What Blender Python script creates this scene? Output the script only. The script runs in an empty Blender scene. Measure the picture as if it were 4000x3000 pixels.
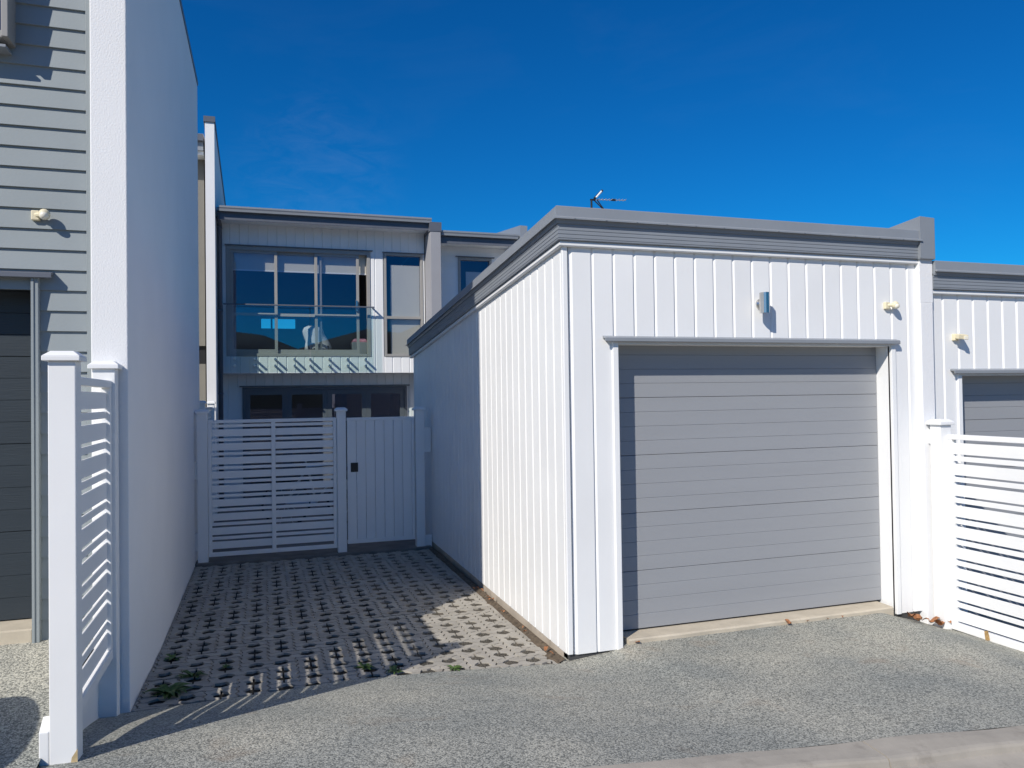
import bpy, bmesh, math, random
from mathutils import Vector, Matrix
from mathutils.geometry import tessellate_polygon
random.seed(7)
S = bpy.context.scene
C = S.collection
# ------------------------------------------------------------------ camera
yaw, pitch, roll = 0.31440, 0.01656, -0.01422
cam_d = bpy.data.cameras.new('camera'); cam = bpy.data.objects.new('camera', cam_d); C.objects.link(cam)
f_ = Vector((math.sin(yaw)*math.cos(pitch), math.cos(yaw)*math.cos(pitch), math.sin(pitch)))
r0 = Vector((math.cos(yaw), -math.sin(yaw), 0)); u0 = r0.cross(f_)
r_ = math.cos(roll)*r0 + math.sin(roll)*u0; u_ = -math.sin(roll)*r0 + math.cos(roll)*u0
cam.matrix_world = Matrix(((r_.x, u_.x, -f_.x, 0), (r_.y, u_.y, -f_.y, 0), (r_.z, u_.z, -f_.z, 1.7842), (0, 0, 0, 1)))
cam_d.sensor_fit = 'HORIZONTAL'; cam_d.sensor_width = 36; cam_d.lens = 36*2985.14/4000; cam_d.clip_start = 0.05; cam_d.clip_end = 3000
S.camera = cam
# ------------------------------------------------------------------ sky and sun
SUN_DIR = Vector((2.15, 1.72, -2.05)).normalized()      # the way the light travels
elev = math.asin(-SUN_DIR.z); azim = math.atan2(-SUN_DIR.x, -SUN_DIR.y)
W = bpy.data.worlds.new('World'); S.world = W; W.use_nodes = True
nt = W.node_tree; nt.nodes.clear()
sky = nt.nodes.new('ShaderNodeTexSky'); sky.sky_type = 'NISHITA'; sky.sun_disc = False
sky.sun_elevation = elev; sky.sun_rotation = azim
sky.air_density = 1.0; sky.dust_density = 0.0; sky.ozone_density = 3.0; sky.altitude = 200
hs = nt.nodes.new('ShaderNodeHueSaturation'); hs.inputs['Saturation'].default_value = 1.25; hs.inputs['Value'].default_value = 1.0
tc = nt.nodes.new('ShaderNodeTexCoord'); mp = nt.nodes.new('ShaderNodeMapping'); mp.inputs['Scale'].default_value = (2.2, 2.2, 5.5); mp.inputs['Rotation'].default_value = (0.3, 0.5, 0.2)
nz = nt.nodes.new('ShaderNodeTexNoise'); nz.inputs['Scale'].default_value = 1.7; nz.inputs['Detail'].default_value = 7; nz.inputs['Roughness'].default_value = .6; nz.inputs['Distortion'].default_value = .6
cr = nt.nodes.new('ShaderNodeValToRGB'); cr.color_ramp.elements[0].position = .56; cr.color_ramp.elements[1].position = .95; cr.color_ramp.elements[1].color = (.015, .015, .015, 1)
mx = nt.nodes.new('ShaderNodeMix'); mx.data_type = 'RGBA'; mx.inputs['B'].default_value = (5.5, 6.6, 7.6, 1)
bg = nt.nodes.new('ShaderNodeBackground'); bg.inputs['Strength'].default_value = 0.125
wo = nt.nodes.new('ShaderNodeOutputWorld')
L = nt.links.new
tn = nt.nodes.new('ShaderNodeMix'); tn.data_type = 'RGBA'; tn.blend_type = 'MULTIPLY'; tn.inputs['Factor'].default_value = 1; tn.inputs['B'].default_value = (.045, .50, .79, 1)
L(sky.outputs[0], hs.inputs['Color']); L(hs.outputs[0], tn.inputs['A']); L(tc.outputs['Generated'], mp.inputs[0]); L(mp.outputs[0], nz.inputs['Vector']); L(nz.outputs['Fac'], cr.inputs[0])
# one faint wisp of cirrus above the terrace house
nv = nt.nodes.new('ShaderNodeVectorMath'); nv.operation = 'NORMALIZE'; L(tc.outputs['Generated'], nv.inputs[0])
dp_ = nt.nodes.new('ShaderNodeVectorMath'); dp_.operation = 'DOT_PRODUCT'; dp_.inputs[1].default_value = (.065, .960, .273); L(nv.outputs[0], dp_.inputs[0])
mr = nt.nodes.new('ShaderNodeMapRange'); mr.interpolation_type = 'SMOOTHSTEP'; mr.inputs['From Min'].default_value = .9925; mr.inputs['From Max'].default_value = .9995; L(dp_.outputs['Value'], mr.inputs['Value'])
nz2 = nt.nodes.new('ShaderNodeTexNoise'); nz2.inputs['Scale'].default_value = 9; nz2.inputs['Detail'].default_value = 6; nz2.inputs['Roughness'].default_value = .65; nz2.inputs['Distortion'].default_value = .8; L(mp.outputs[0], nz2.inputs['Vector'])
r3_ = nt.nodes.new('ShaderNodeMapRange'); r3_.inputs['From Min'].default_value = .40; r3_.inputs['From Max'].default_value = .75; r3_.inputs['To Max'].default_value = .028; L(nz2.outputs['Fac'], r3_.inputs['Value'])
ml = nt.nodes.new('ShaderNodeMath'); ml.operation = 'MULTIPLY_ADD'; L(mr.outputs[0], ml.inputs[0]); L(r3_.outputs[0], ml.inputs[1]); L(cr.outputs[0], ml.inputs[2])
L(ml.outputs[0], mx.inputs['Factor']); L(tn.outputs['Result'], mx.inputs['A']); L(mx.outputs['Result'], bg.inputs[0]); L(bg.outputs[0], wo.inputs[0])
sd = bpy.data.lights.new('sun', 'SUN'); sd.energy = 4.6; sd.angle = math.radians(.53); sd.color = (1, .945, .865)
so = bpy.data.objects.new('sun', sd); C.objects.link(so); so.rotation_euler = SUN_DIR.to_track_quat('-Z', 'Y').to_euler(); so.location = (-20, -16, 25)
S.view_settings.view_transform = 'Standard'; S.view_settings.look = 'None'; S.view_settings.gamma = 1; S.view_settings.use_curve_mapping = False
S.view_settings.exposure = 0.0
# ------------------------------------------------------------------ materials
def srgb(r, g, b):
    f = lambda c: c/12.92 if c <= .04045 else ((c+.055)/1.055)**2.4
    return (f(r/255), f(g/255), f(b/255), 1)
def mat(name, col, rough=.5, metal=0, var=.06, vscale=3.0, bump=0, bscale=200, spec=.4, dirt=None, stretch=None):
    m = bpy.data.materials.new(name); m.use_nodes = True; n = m.node_tree.nodes; l = m.node_tree.links.new
    p = n['Principled BSDF']; p.inputs['Roughness'].default_value = rough; p.inputs['Metallic'].default_value = metal; p.inputs['Specular IOR Level'].default_value = spec
    g = n.new('ShaderNodeNewGeometry'); t = n.new('ShaderNodeTexNoise'); t.inputs['Scale'].default_value = vscale; t.inputs['Detail'].default_value = 6
    src = g.outputs['Position']
    if stretch:
        mpn = n.new('ShaderNodeMapping'); mpn.inputs['Scale'].default_value = stretch; l(src, mpn.inputs[0]); src2 = mpn.outputs[0]
    else: src2 = src
    l(src2, t.inputs['Vector'])
    r = n.new('ShaderNodeMapRange'); r.inputs['From Min'].default_value = .3; r.inputs['From Max'].default_value = .7; r.inputs['To Min'].default_value = 1-var; r.inputs['To Max'].default_value = 1+var
    l(t.outputs['Fac'], r.inputs['Value'])
    mm = n.new('ShaderNodeMix'); mm.data_type = 'RGBA'; mm.blend_type = 'MULTIPLY'; mm.inputs['Factor'].default_value = 1; mm.inputs['A'].default_value = (*col[:3], 1)
    l(r.outputs[0], mm.inputs['B']); out = mm.outputs['Result']
    if dirt:
        t2 = n.new('ShaderNodeTexNoise'); t2.inputs['Scale'].default_value = dirt[1]; t2.inputs['Detail'].default_value = 8; t2.inputs['Roughness'].default_value = .7; l(src, t2.inputs['Vector'])
        r2 = n.new('ShaderNodeMapRange'); r2.inputs['From Min'].default_value = dirt[2]; r2.inputs['From Max'].default_value = dirt[2]+.12; r2.inputs['To Max'].default_value = dirt[3]; l(t2.outputs['Fac'], r2.inputs['Value'])
        m2 = n.new('ShaderNodeMix'); m2.data_type = 'RGBA'; l(r2.outputs[0], m2.inputs['Factor']); l(out, m2.inputs['A']); m2.inputs['B'].default_value = (*dirt[0][:3], 1); out = m2.outputs['Result']
    if name in ('paver_concrete', 'white_paint', 'weatherboard_grey'):
        oi = n.new('ShaderNodeObjectInfo'); ro = n.new('ShaderNodeMapRange'); dv = .09 if name == 'paver_concrete' else .018
        ro.inputs['To Min'].default_value = 1-dv; ro.inputs['To Max'].default_value = 1+dv*.8; l(oi.outputs['Random'], ro.inputs['Value'])
        mo = n.new('ShaderNodeMix'); mo.data_type = 'RGBA'; mo.blend_type = 'MULTIPLY'; mo.inputs['Factor'].default_value = 1; l(out, mo.inputs['A']); l(ro.outputs[0], mo.inputs['B']); out = mo.outputs['Result']
    l(out, p.inputs['Base Color'])
    if bump:
        t3 = n.new('ShaderNodeTexNoise'); t3.inputs['Scale'].default_value = bscale; t3.inputs['Detail'].default_value = 3; l(src2 if stretch else src, t3.inputs['Vector'])
        b = n.new('ShaderNodeBump'); b.inputs['Strength'].default_value = bump; b.inputs['Distance'].default_value = .004; l(t3.outputs['Fac'], b.inputs['Height']); l(b.outputs[0], p.inputs['Normal'])
    return m
def chip(name, scale, c0, c1, c2, stain=True, bump=.6, tint=(1, 1, 1), edge=.45):
    m = bpy.data.materials.new(name); m.use_nodes = True; n = m.node_tree.nodes; l = m.node_tree.links.new
    p = n['Principled BSDF']; p.inputs['Roughness'].default_value = .85; p.inputs['Specular IOR Level'].default_value = .25
    g = n.new('ShaderNodeNewGeometry'); v = n.new('ShaderNodeTexVoronoi'); v.inputs['Scale'].default_value = scale; l(g.outputs['Position'], v.inputs['Vector'])
    sp = n.new('ShaderNodeSeparateColor'); l(v.outputs['Color'], sp.inputs[0])
    r = n.new('ShaderNodeValToRGB'); e = r.color_ramp.elements; e[0].color = (*c0, 1); e[0].position = .12; e[1].color = (*c2, 1); e[1].position = .95
    k = e.new(.5); k.color = (*c1, 1); l(sp.outputs[0], r.inputs[0])
    dk = n.new('ShaderNodeMapRange'); dk.inputs['From Min'].default_value = .2; dk.inputs['From Max'].default_value = .75; dk.inputs['To Min'].default_value = 1.0; dk.inputs['To Max'].default_value = edge; l(v.outputs['Distance'], dk.inputs['Value'])
    m1 = n.new('ShaderNodeMix'); m1.data_type = 'RGBA'; m1.blend_type = 'MULTIPLY'; m1.inputs['Factor'].default_value = 1; l(r.outputs[0], m1.inputs['A']); l(dk.outputs[0], m1.inputs['B'])
    t = n.new('ShaderNodeTexNoise'); t.inputs['Scale'].default_value = 1.3; t.inputs['Detail'].default_value = 6; l(g.outputs['Position'], t.inputs['Vector'])
    r2 = n.new('ShaderNodeValToRGB'); r2.color_ramp.elements[0].position = .33; r2.color_ramp.elements[0].color = (.74*tint[0], .77*tint[1], .78*tint[2], 1); r2.color_ramp.elements[1].position = .68; r2.color_ramp.elements[1].color = (1.13*tint[0], 1.1*tint[1], 1.03*tint[2], 1); l(t.outputs['Fac'], r2.inputs[0])
    m2 = n.new('ShaderNodeMix'); m2.data_type = 'RGBA'; m2.blend_type = 'MULTIPLY'; m2.inputs['Factor'].default_value = 1; l(m1.outputs['Result'], m2.inputs['A']); l(r2.outputs[0], m2.inputs['B'])
    out = m2.outputs['Result']
    if stain:
        t4 = n.new('ShaderNodeTexNoise'); t4.inputs['Scale'].default_value = 2.7; t4.inputs['Detail'].default_value = 4; t4.inputs['Distortion'].default_value = .5; l(g.outputs['Position'], t4.inputs['Vector'])
        r4 = n.new('ShaderNodeMapRange'); r4.inputs['From Min'].default_value = .62; r4.inputs['From Max'].default_value = .76; r4.inputs['To Max'].default_value = .33; l(t4.outputs['Fac'], r4.inputs['Value'])
        m4 = n.new('ShaderNodeMix'); m4.data_type = 'RGBA'; l(r4.outputs[0], m4.inputs['Factor']); l(out, m4.inputs['A']); m4.inputs['B'].default_value = (.30, .22, .15, 1); out = m4.outputs['Result']
    l(out, p.inputs['Base Color'])
    b = n.new('ShaderNodeBump'); b.inputs['Strength'].default_value = bump; b.inputs['Distance'].default_value = .006; b.invert = True; l(v.outputs['Distance'], b.inputs['Height']); l(b.outputs[0], p.inputs['Normal'])
    return m
def glass(name, refl=1.6, tint=(.75, .8, .82)):
    m = bpy.data.materials.new(name); m.use_nodes = True; n = m.node_tree.nodes; l = m.node_tree.links.new; n.clear()
    o = n.new('ShaderNodeOutputMaterial'); mi = n.new('ShaderNodeMixShader'); t = n.new('ShaderNodeBsdfTransparent'); t.inputs[0].default_value = (*tint, 1)
    g = n.new('ShaderNodeBsdfGlossy'); g.inputs['Roughness'].default_value = .01; g.inputs['Color'].default_value = (.70, .72, 1, 1); fr = n.new('ShaderNodeFresnel'); fr.inputs[0].default_value = 1.5
    k = n.new('ShaderNodeMath'); k.operation = 'MULTIPLY'; k.inputs[1].default_value = refl; k.use_clamp = True
    bk_ = n.new('ShaderNodeNewGeometry'); iv = n.new('ShaderNodeMath'); iv.operation = 'SUBTRACT'; iv.inputs[0].default_value = 1; l(bk_.outputs['Backfacing'], iv.inputs[1])
    k2 = n.new('ShaderNodeMath'); k2.operation = 'MULTIPLY'; l(k.outputs[0], k2.inputs[0]); l(iv.outputs[0], k2.inputs[1])
    l(fr.outputs[0], k.inputs[0]); l(k2.outputs[0], mi.inputs[0]); l(t.outputs[0], mi.inputs[1]); l(g.outputs[0], mi.inputs[2]); l(mi.outputs[0], o.inputs[0]); return m
white = mat('white_paint', (.845, .845, .83), .42, var=.025, vscale=2, dirt=((.55, .52, .46), 5, .70, .25))
stucco = mat('white_stucco', (.83, .83, .825), .8, var=.02, vscale=2, bump=.55, bscale=110, dirt=((.55, .52, .46), 2.2, .70, .25), spec=.2)
greym = mat('grey_metal', (.262, .282, .305), .38, metal=.0, var=.04, vscale=4, spec=.5)
darkm = mat('dark_grey_metal', (.12, .13, .155), .42, var=.05, vscale=4, spec=.5)
alu = mat('grey_aluminium', (.30, .29, .28), .4, var=.04)
frame_m = mat('window_frame', (.33, .32, .30), .4, var=.04)
doorg = mat('garage_door_grey', (.315, .325, .34), .5, var=.02, vscale=3, bump=.25, bscale=90, stretch=(.25, 1, 3), spec=.35)
doorc = mat('garage_door_charcoal', (.034, .044, .053), .5, var=.05, vscale=3, bump=.35, bscale=60, stretch=(.15, 1, 3), spec=.35)
wbgrey = mat('weatherboard_grey', (.285, .318, .325), .55, var=.04, vscale=2.5, bump=.12, bscale=80, spec=.3)
taupe = mat('taupe_wall', (.20, .19, .165), .7, var=.04)
conc = mat('pale_concrete', (.52, .46, .36), .85, var=.12, vscale=6, bump=.3, bscale=60, dirt=((.30, .24, .17), 7, .58, .5), spec=.2)
kerbm = mat('kerb_concrete', (.385, .35, .295), .85, var=.08, vscale=9, bump=.2, bscale=140, dirt=((.20, .175, .145), 6, .56, .4), spec=.2)
foot = mat('footing_concrete', (.46, .40, .33), .85, var=.15, vscale=5, bump=.3, bscale=60, dirt=((.20, .16, .12), 6, .55, .5), spec=.2)
darkc = mat('dark_foundation', (.06, .06, .06), .9, var=.2)
pav = mat('paver_concrete', (.36, .335, .29), .85, var=.10, vscale=9, bump=.35, bscale=150, dirt=((.24, .20, .16), 3.5, .55, .45), spec=.2)
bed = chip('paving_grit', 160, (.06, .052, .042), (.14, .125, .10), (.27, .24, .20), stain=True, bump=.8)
seal = chip('chip_seal', 140, (.20, .205, .19), (.44, .438, .395), (.62, .61, .54), bump=.35, edge=.66)
road_m = chip('road_seal', 110, (.22, .19, .16), (.38, .34, .29), (.52, .47, .41), tint=(1.05, 1.0, .94))
ground_m = mat('ground_earth', (.27, .25, .20), .9, var=.3, vscale=.2)
court = mat('courtyard_concrete', (.17, .165, .155), .85, var=.2, vscale=5, spec=.2)
cream = mat('cream_plastic', (.74, .66, .46), .45, var=.04)
lensm = mat('sensor_lens', (.78, .74, .62), .3, var=.02)
steel = mat('stainless_steel', (.56, .55, .53), .24, metal=1, var=.05)
bifm = mat('dark_door_frame', (.13, .14, .155), .4, var=.04)
black = mat('black_plastic', (.018, .018, .02), .5, var=.1)
blind = mat('roller_blind', (.66, .62, .53), .8, var=.03)
roomw = mat('room_wall', (.30, .29, .28), .8, var=.03)
roomf = mat('room_floor', (.14, .12, .10), .7, var=.1)
cloth = mat('white_cloth', (.78, .77, .75), .9, var=.05, vscale=12, bump=.3, bscale=30)
pink = mat('pink_blanket', (.75, .30, .38), .8, var=.35, vscale=25)
tubm = mat('grey_tub', (.42, .42, .42), .5, var=.05)
gl = glass('window_glass', 2.8, (.88, .90, .915)); glb = glass('balustrade_glass', 2.4, (.90, .955, .945))
leafg = mat('weed_green', (.07, .12, .03), .55, var=.35, vscale=40, spec=.3)
leafb = mat('dead_leaf', (.30, .13, .055), .7, var=.45, vscale=60)
leaft = mat('tan_leaf', (.42, .27, .11), .7, var=.3, vscale=60)
soil = mat('soil_dirt', (.105, .08, .055), .95, var=.5, vscale=30, bump=.9, bscale=120)
binm = mat('bin_green', (.03, .06, .045), .5, var=.05)
tyre = mat('rubber', (.02, .02, .02), .8); silver = mat('silver_paint', (.6, .6, .6), .3, metal=.6)
patch = mat('bare_timber', (.52, .40, .22), .7, var=.2, vscale=30)
# ------------------------------------------------------------------ helpers
ORG = {}
def wire(o, parent, org):
    C.objects.link(o)
    if parent: o.parent = parent
    ORG[o.name] = Vector(org)
def thing(name, label, cat, org, group=None):
    o = bpy.data.objects.new(name, None); o.location = org; o.empty_display_size = .1; wire(o, None, org); tag(o, label, cat, group); return o
def tag(o, label, cat, group=None, kind=None):
    if label: o['label'] = label
    if cat: o['category'] = cat
    if group: o['group'] = group
    if kind: o['kind'] = kind
    return o
class MB:
    def __init__(s): s.v = []; s.f = []
    def quad(s, *p): n = len(s.v); s.v += [tuple(q) for q in p]; s.f.append(tuple(range(n, n+len(p)))); return s
    def box(s, x0, x1, y0, y1, z0, z1):
        n = len(s.v); s.v += [(x0, y0, z0), (x1, y0, z0), (x1, y1, z0), (x0, y1, z0), (x0, y0, z1), (x1, y0, z1), (x1, y1, z1), (x0, y1, z1)]
        s.f += [tuple(n+i for i in q) for q in ((0, 3, 2, 1), (4, 5, 6, 7), (0, 1, 5, 4), (1, 2, 6, 5), (2, 3, 7, 6), (3, 0, 4, 7))]; return s
    def hexa(s, b, t):       # bottom ring, top ring (lists of equal length, ccw)
        n = len(s.v); k = len(b); s.v += [tuple(q) for q in b]+[tuple(q) for q in t]
        s.f.append(tuple(n+i for i in reversed(range(k)))); s.f.append(tuple(n+k+i for i in range(k)))
        for i in range(k): j = (i+1) % k; s.f.append((n+i, n+j, n+k+j, n+k+i))
        return s
    def sweep(s, rings, closed=True, caps=True):
        n = len(s.v); k = len(rings[0])
        for r in rings: s.v += [tuple(q) for q in r]
        m = k if closed else k-1
        for a in range(len(rings)-1):
            for i in range(m):
                j = (i+1) % k; s.f.append((n+a*k+i, n+a*k+j, n+(a+1)*k+j, n+(a+1)*k+i))
        if closed and caps:
            s.f.append(tuple(n+i for i in reversed(range(k)))); s.f.append(tuple(n+(len(rings)-1)*k+i for i in range(k)))
        return s
    def tube(s, pts, r, k=8, taper=None):
        pts = [Vector(p) for p in pts]; rings = []
        for i, p in enumerate(pts):
            d = (pts[min(i+1, len(pts)-1)]-pts[max(i-1, 0)]).normalized(); a = d.cross(Vector((0, 0, 1)) if abs(d.z) < .9 else Vector((1, 0, 0))).normalized(); b = d.cross(a)
            rr = r if not taper else r*(1+(taper-1)*i/(len(pts)-1))
            rings.append([p+rr*(math.cos(2*math.pi*q/k)*a+math.sin(2*math.pi*q/k)*b) for q in range(k)])
        return s.sweep(rings)
    def build(s, name, m, parent=None, bevel=0, smooth=False, label=None, cat=None, group=None, kind=None, org=None):
        if parent is not None: org = ORG[parent.name]; loc = (0, 0, 0)
        else:
            if org is None:
                xs = [q[0] for q in s.v]; ys = [q[1] for q in s.v]; zs = [q[2] for q in s.v]
                org = ((min(xs)+max(xs))/2, (min(ys)+max(ys))/2, min(zs))
            loc = org
        me = bpy.data.meshes.new(name); o3 = Vector(org)
        me.from_pydata([tuple(Vector(q)-o3) for q in s.v], [], s.f)
        bmm = bmesh.new(); bmm.from_mesh(me); bmesh.ops.recalc_face_normals(bmm, faces=bmm.faces); bmm.to_mesh(me); bmm.free()
        me.materials.append(m)
        if smooth:
            for p in me.polygons: p.use_smooth = True
        o = bpy.data.objects.new(name, me); o.location = loc; wire(o, parent, org)
        if bevel:
            b = o.modifiers.new('bevel', 'BEVEL'); b.width = bevel; b.segments = 2; b.limit_method = 'ANGLE'; b.angle_limit = math.radians(40)
        return tag(o, label, cat, group, kind)
def dup(o, parent, loc):
    c = o.copy(); C.objects.link(c); c.parent = parent; c.location = loc; ORG[c.name] = ORG[o.name]; return c
def interp(pts, x):
    if x <= pts[0][0]: return pts[0][1]
    for (a, b), (c, d) in zip(pts, pts[1:]):
        if x <= c:
            t = (x-a)/(c-a); return b+(d-b)*t
    return pts[-1][1]
# ------------------------------------------------------------------ ground, road, kerb, aprons
X0, Y0 = 1.967, 4.88           # garage corner
ZK = [(-9, .24), (-1, .265), (.3, .285), (1.2, .268), (2.6, .166), (3.6, .094), (5.2, -.07), (7, -.22), (12, -.6)]
ZF = [(-.9, .012), (.5, -.012), (1.95, -.035), (2.30, .0), (2.42, .04), (4.62, .042), (4.78, -.01), (5.1, -.10), (5.6, -.16), (5.75, -.15), (8, -.15), (12, -.4)]
YE = [(-.75, 4.87), (0, 4.94), (.5, 5.01), (1.2, 4.965), (1.93, 4.875), (1.97, 5.0), (2.0, 5.04), (12, 5.04)]
def smooth01(t): return t*t*(3-2*t)
def zapron(x, y):
    ye = interp(YE, x) if x < 1.94 else 4.87
    t = max(0, min(1.0, (y-2.9)/(ye-2.9))); w = max(0, min(1, (2-x)/2.9))
    return interp(ZK, x)*(1-t)+interp(ZF, x)*t + .082*w*math.sin(math.pi*t)
MB().quad((-900, -900, -.9), (900, -900, -.9), (900, 900, -.9), (-900, 900, -.9)).build('ground', ground_m, kind='structure')
def sheet(xs, yfun, zfun, n):
    b = MB(); k = n+1
    for x in xs:
        for j in range(k):
            y = yfun(x, j/n); b.v.append((x, y, zfun(x, y)))
    for i in range(len(xs)-1):
        for j in range(n): b.f.append((i*k+j, (i+1)*k+j, (i+1)*k+j+1, i*k+j+1))
    return b
xs = [-.97+i*.06 for i in range(int((12+.97)/.06))]
sheet(xs, lambda x, t: 2.9+(interp(YE, x)-2.9)*t, zapron, 24).build('asphalt_apron', seal, kind='structure', smooth=True)
def zleft(x, y): return interp([(2.9, .25), (3.4, .245), (3.75, .265), (4.5, .40), (4.85, .455), (5.4, .47)], y)
sheet([-9+i*.25 for i in range(33)]+[-.917], lambda x, t: 2.9+2.4*t, zleft, 24).build('upper_asphalt_apron', seal, kind='structure', smooth=True)
sheet([-30, -9, -1, .3, 1.2, 2.6, 3.6, 5.2, 7, 12, 30], lambda x, t: -12+14.34*t, lambda x, y: interp(ZK, x)-.108-.004*(2.2-y), 4).build('road', road_m, kind='structure')
hb_ = MB(); rings = []
for i in range(81):
    x = -520+13*i; h = 24+6*math.sin(i*.31)+4*math.sin(i*.83+1)+2*math.sin(i*2.1)+1.5*math.sin(i*4.7); rings.append([(x, -190-25*math.sin(i*.2), -1), (x, -215-25*math.sin(i*.2), h*.7), (x, -260-25*math.sin(i*.2), h+2), (x, -320, -1)])
hb_.sweep(rings, closed=False).build('hills', mat('hill_green', (.055, .07, .045), .9, var=.5, vscale=.05), kind='structure', smooth=True)
kb = bpy.data.objects.new('kerb', None); kb.location = (0, 2.9, 0); wire(kb, None, (0, 2.9, 0)); kb['kind'] = 'structure'
sec = [(0, 0), (-.06, .0), (-.135, -.006), (-.152, -.012), (-.158, -.022), (-.163, -.046), (-.20, -.056), (-.32, -.082), (-.60, -.10), (-.60, -.3), (0, -.3)]
seams = [-9, -4.2, -.9, 2.62, 5.9, 9.2, 12]
for a, c in zip(seams, seams[1:]):
    n = max(3, int((c-a)/.15)); rings = []
    for i in range(n+1):
        x = a+.004+(c-a-.008)*i/n; rings.append([(x+.03*(-d), 2.9+d+.006*math.sin(x*7+d*9), interp(ZK, x)+z+.002+.003*math.sin(x*5+d*20)) for d, z in sec])
    MB().sweep(rings).build('kerb_segment', kerbm, kb)
# ------------------------------------------------------------------ herringbone grass pavers
pv = bpy.data.objects.new('driveway_paving', None); pv.location = (.6, 5, -.05); wire(pv, None, (.6, 5, -.05)); pv['kind'] = 'structure'
def zpav(x, y):
    e = interp(YE, min(x, 1.93)); t = min(1, max(0, (y-e)/1.4)); return (zapron(x, e)+.004)*(1-t)+(-.048)*t
def bedz(x, y): return zpav(x, y)-interp([(.6, .015), (1.3, .010)], x)
shaded_soil_bed = chip('shaded_soil_mix', 160, (.008, .008, .007), (.020, .019, .016), (.05, .046, .04), stain=False, bump=.8)  # soil colour darkened to paint in the shade; sunlit side keeps paler grit
for nm, xa, n_, m_ in (('shaded_bedding_soil', -.745, 18, shaded_soil_bed), ('bedding_grit', .955, 10, bed)):
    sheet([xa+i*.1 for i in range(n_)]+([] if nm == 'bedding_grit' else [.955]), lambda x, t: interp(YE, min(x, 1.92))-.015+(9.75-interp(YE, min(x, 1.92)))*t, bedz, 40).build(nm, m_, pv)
AX, AY = .184, .174
def tri(t): t = (t*2) % 1.0; return 4*t if t < .25 else (2-4*t if t < .75 else 4*t-4)
HOLE = [(.35, .44), (.21, .67), (.07, .765), (-.17, .72), (-.36, .62), (-.25, .45), (-.27, .25), (-.05, .16), (.11, .14), (.26, .27)]
def block_poly():
    """right half and left half outlines of one block, in units (half width .5, half length 1)"""
    A = .06
    right = []
    n = 16
    for i in range(n+1):                                   # right outer edge going up
        v = -1+2*i/n; right.append((.5+A*tri(v), v))
    m = 4
    top = [(.5-.5*i/m, 1-A*tri(.5-.5*i/m)) for i in range(1, m)]
    right += top
    s = .036
    up = sorted([p for p in HOLE if p[0] > 0], key=lambda p: -p[1]); dn = sorted([(-p[0], -p[1]) for p in HOLE if p[0] < 0], key=lambda p: -p[1])
    right += [(s, 1)] + [(s, .775)] + up + [(s, .138), (s, -.158)] + dn + [(s, -.725), (s, -1)]
    right += [(.5*i/m, -1-A*tri(.5*i/m)) for i in range(1, m)]
    left = [(-x, -y) for x, y in right]
    return right, left
RIGHT, LEFT = block_poly()
def block_bm(horizontal, g=.955, h=.06):
    bmx = bmesh.new()
    for poly in (RIGHT, LEFT):
        pts = []
        for u, v in poly:
            u *= .94; v *= .972
            if horizontal: pts.append((-v*AX, u*AY))
            else: pts.append((u*AX, v*AY))
        top = [bmx.verts.new((x, y, 0)) for x, y in pts]
        c = [sum(p[0] for p in pts)/len(pts), sum(p[1] for p in pts)/len(pts)]
        low = [bmx.verts.new((x, y, -h)) for x, y in pts]
        for t3_ in tessellate_polygon([[Vector((x, y, 0)) for x, y in pts]]): bmx.faces.new([top[q] for q in t3_])
        for i in range(len(pts)): j = (i+1) % len(pts); bmx.faces.new((top[i], low[i], low[j], top[j]))
    bmesh.ops.recalc_face_normals(bmx, faces=bmx.faces)
    return bmx
base_me = []
for hz in (0, 1):
    bmx = block_bm(hz); me = bpy.data.meshes.new('paver'); bmx.to_mesh(me); bmx.free(); me.materials.append(pav); base_me.append(me)
XL, XR, YB = -.738, 1.885, 9.17
vx, vy = -.08+.004, 5.794-.01
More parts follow.
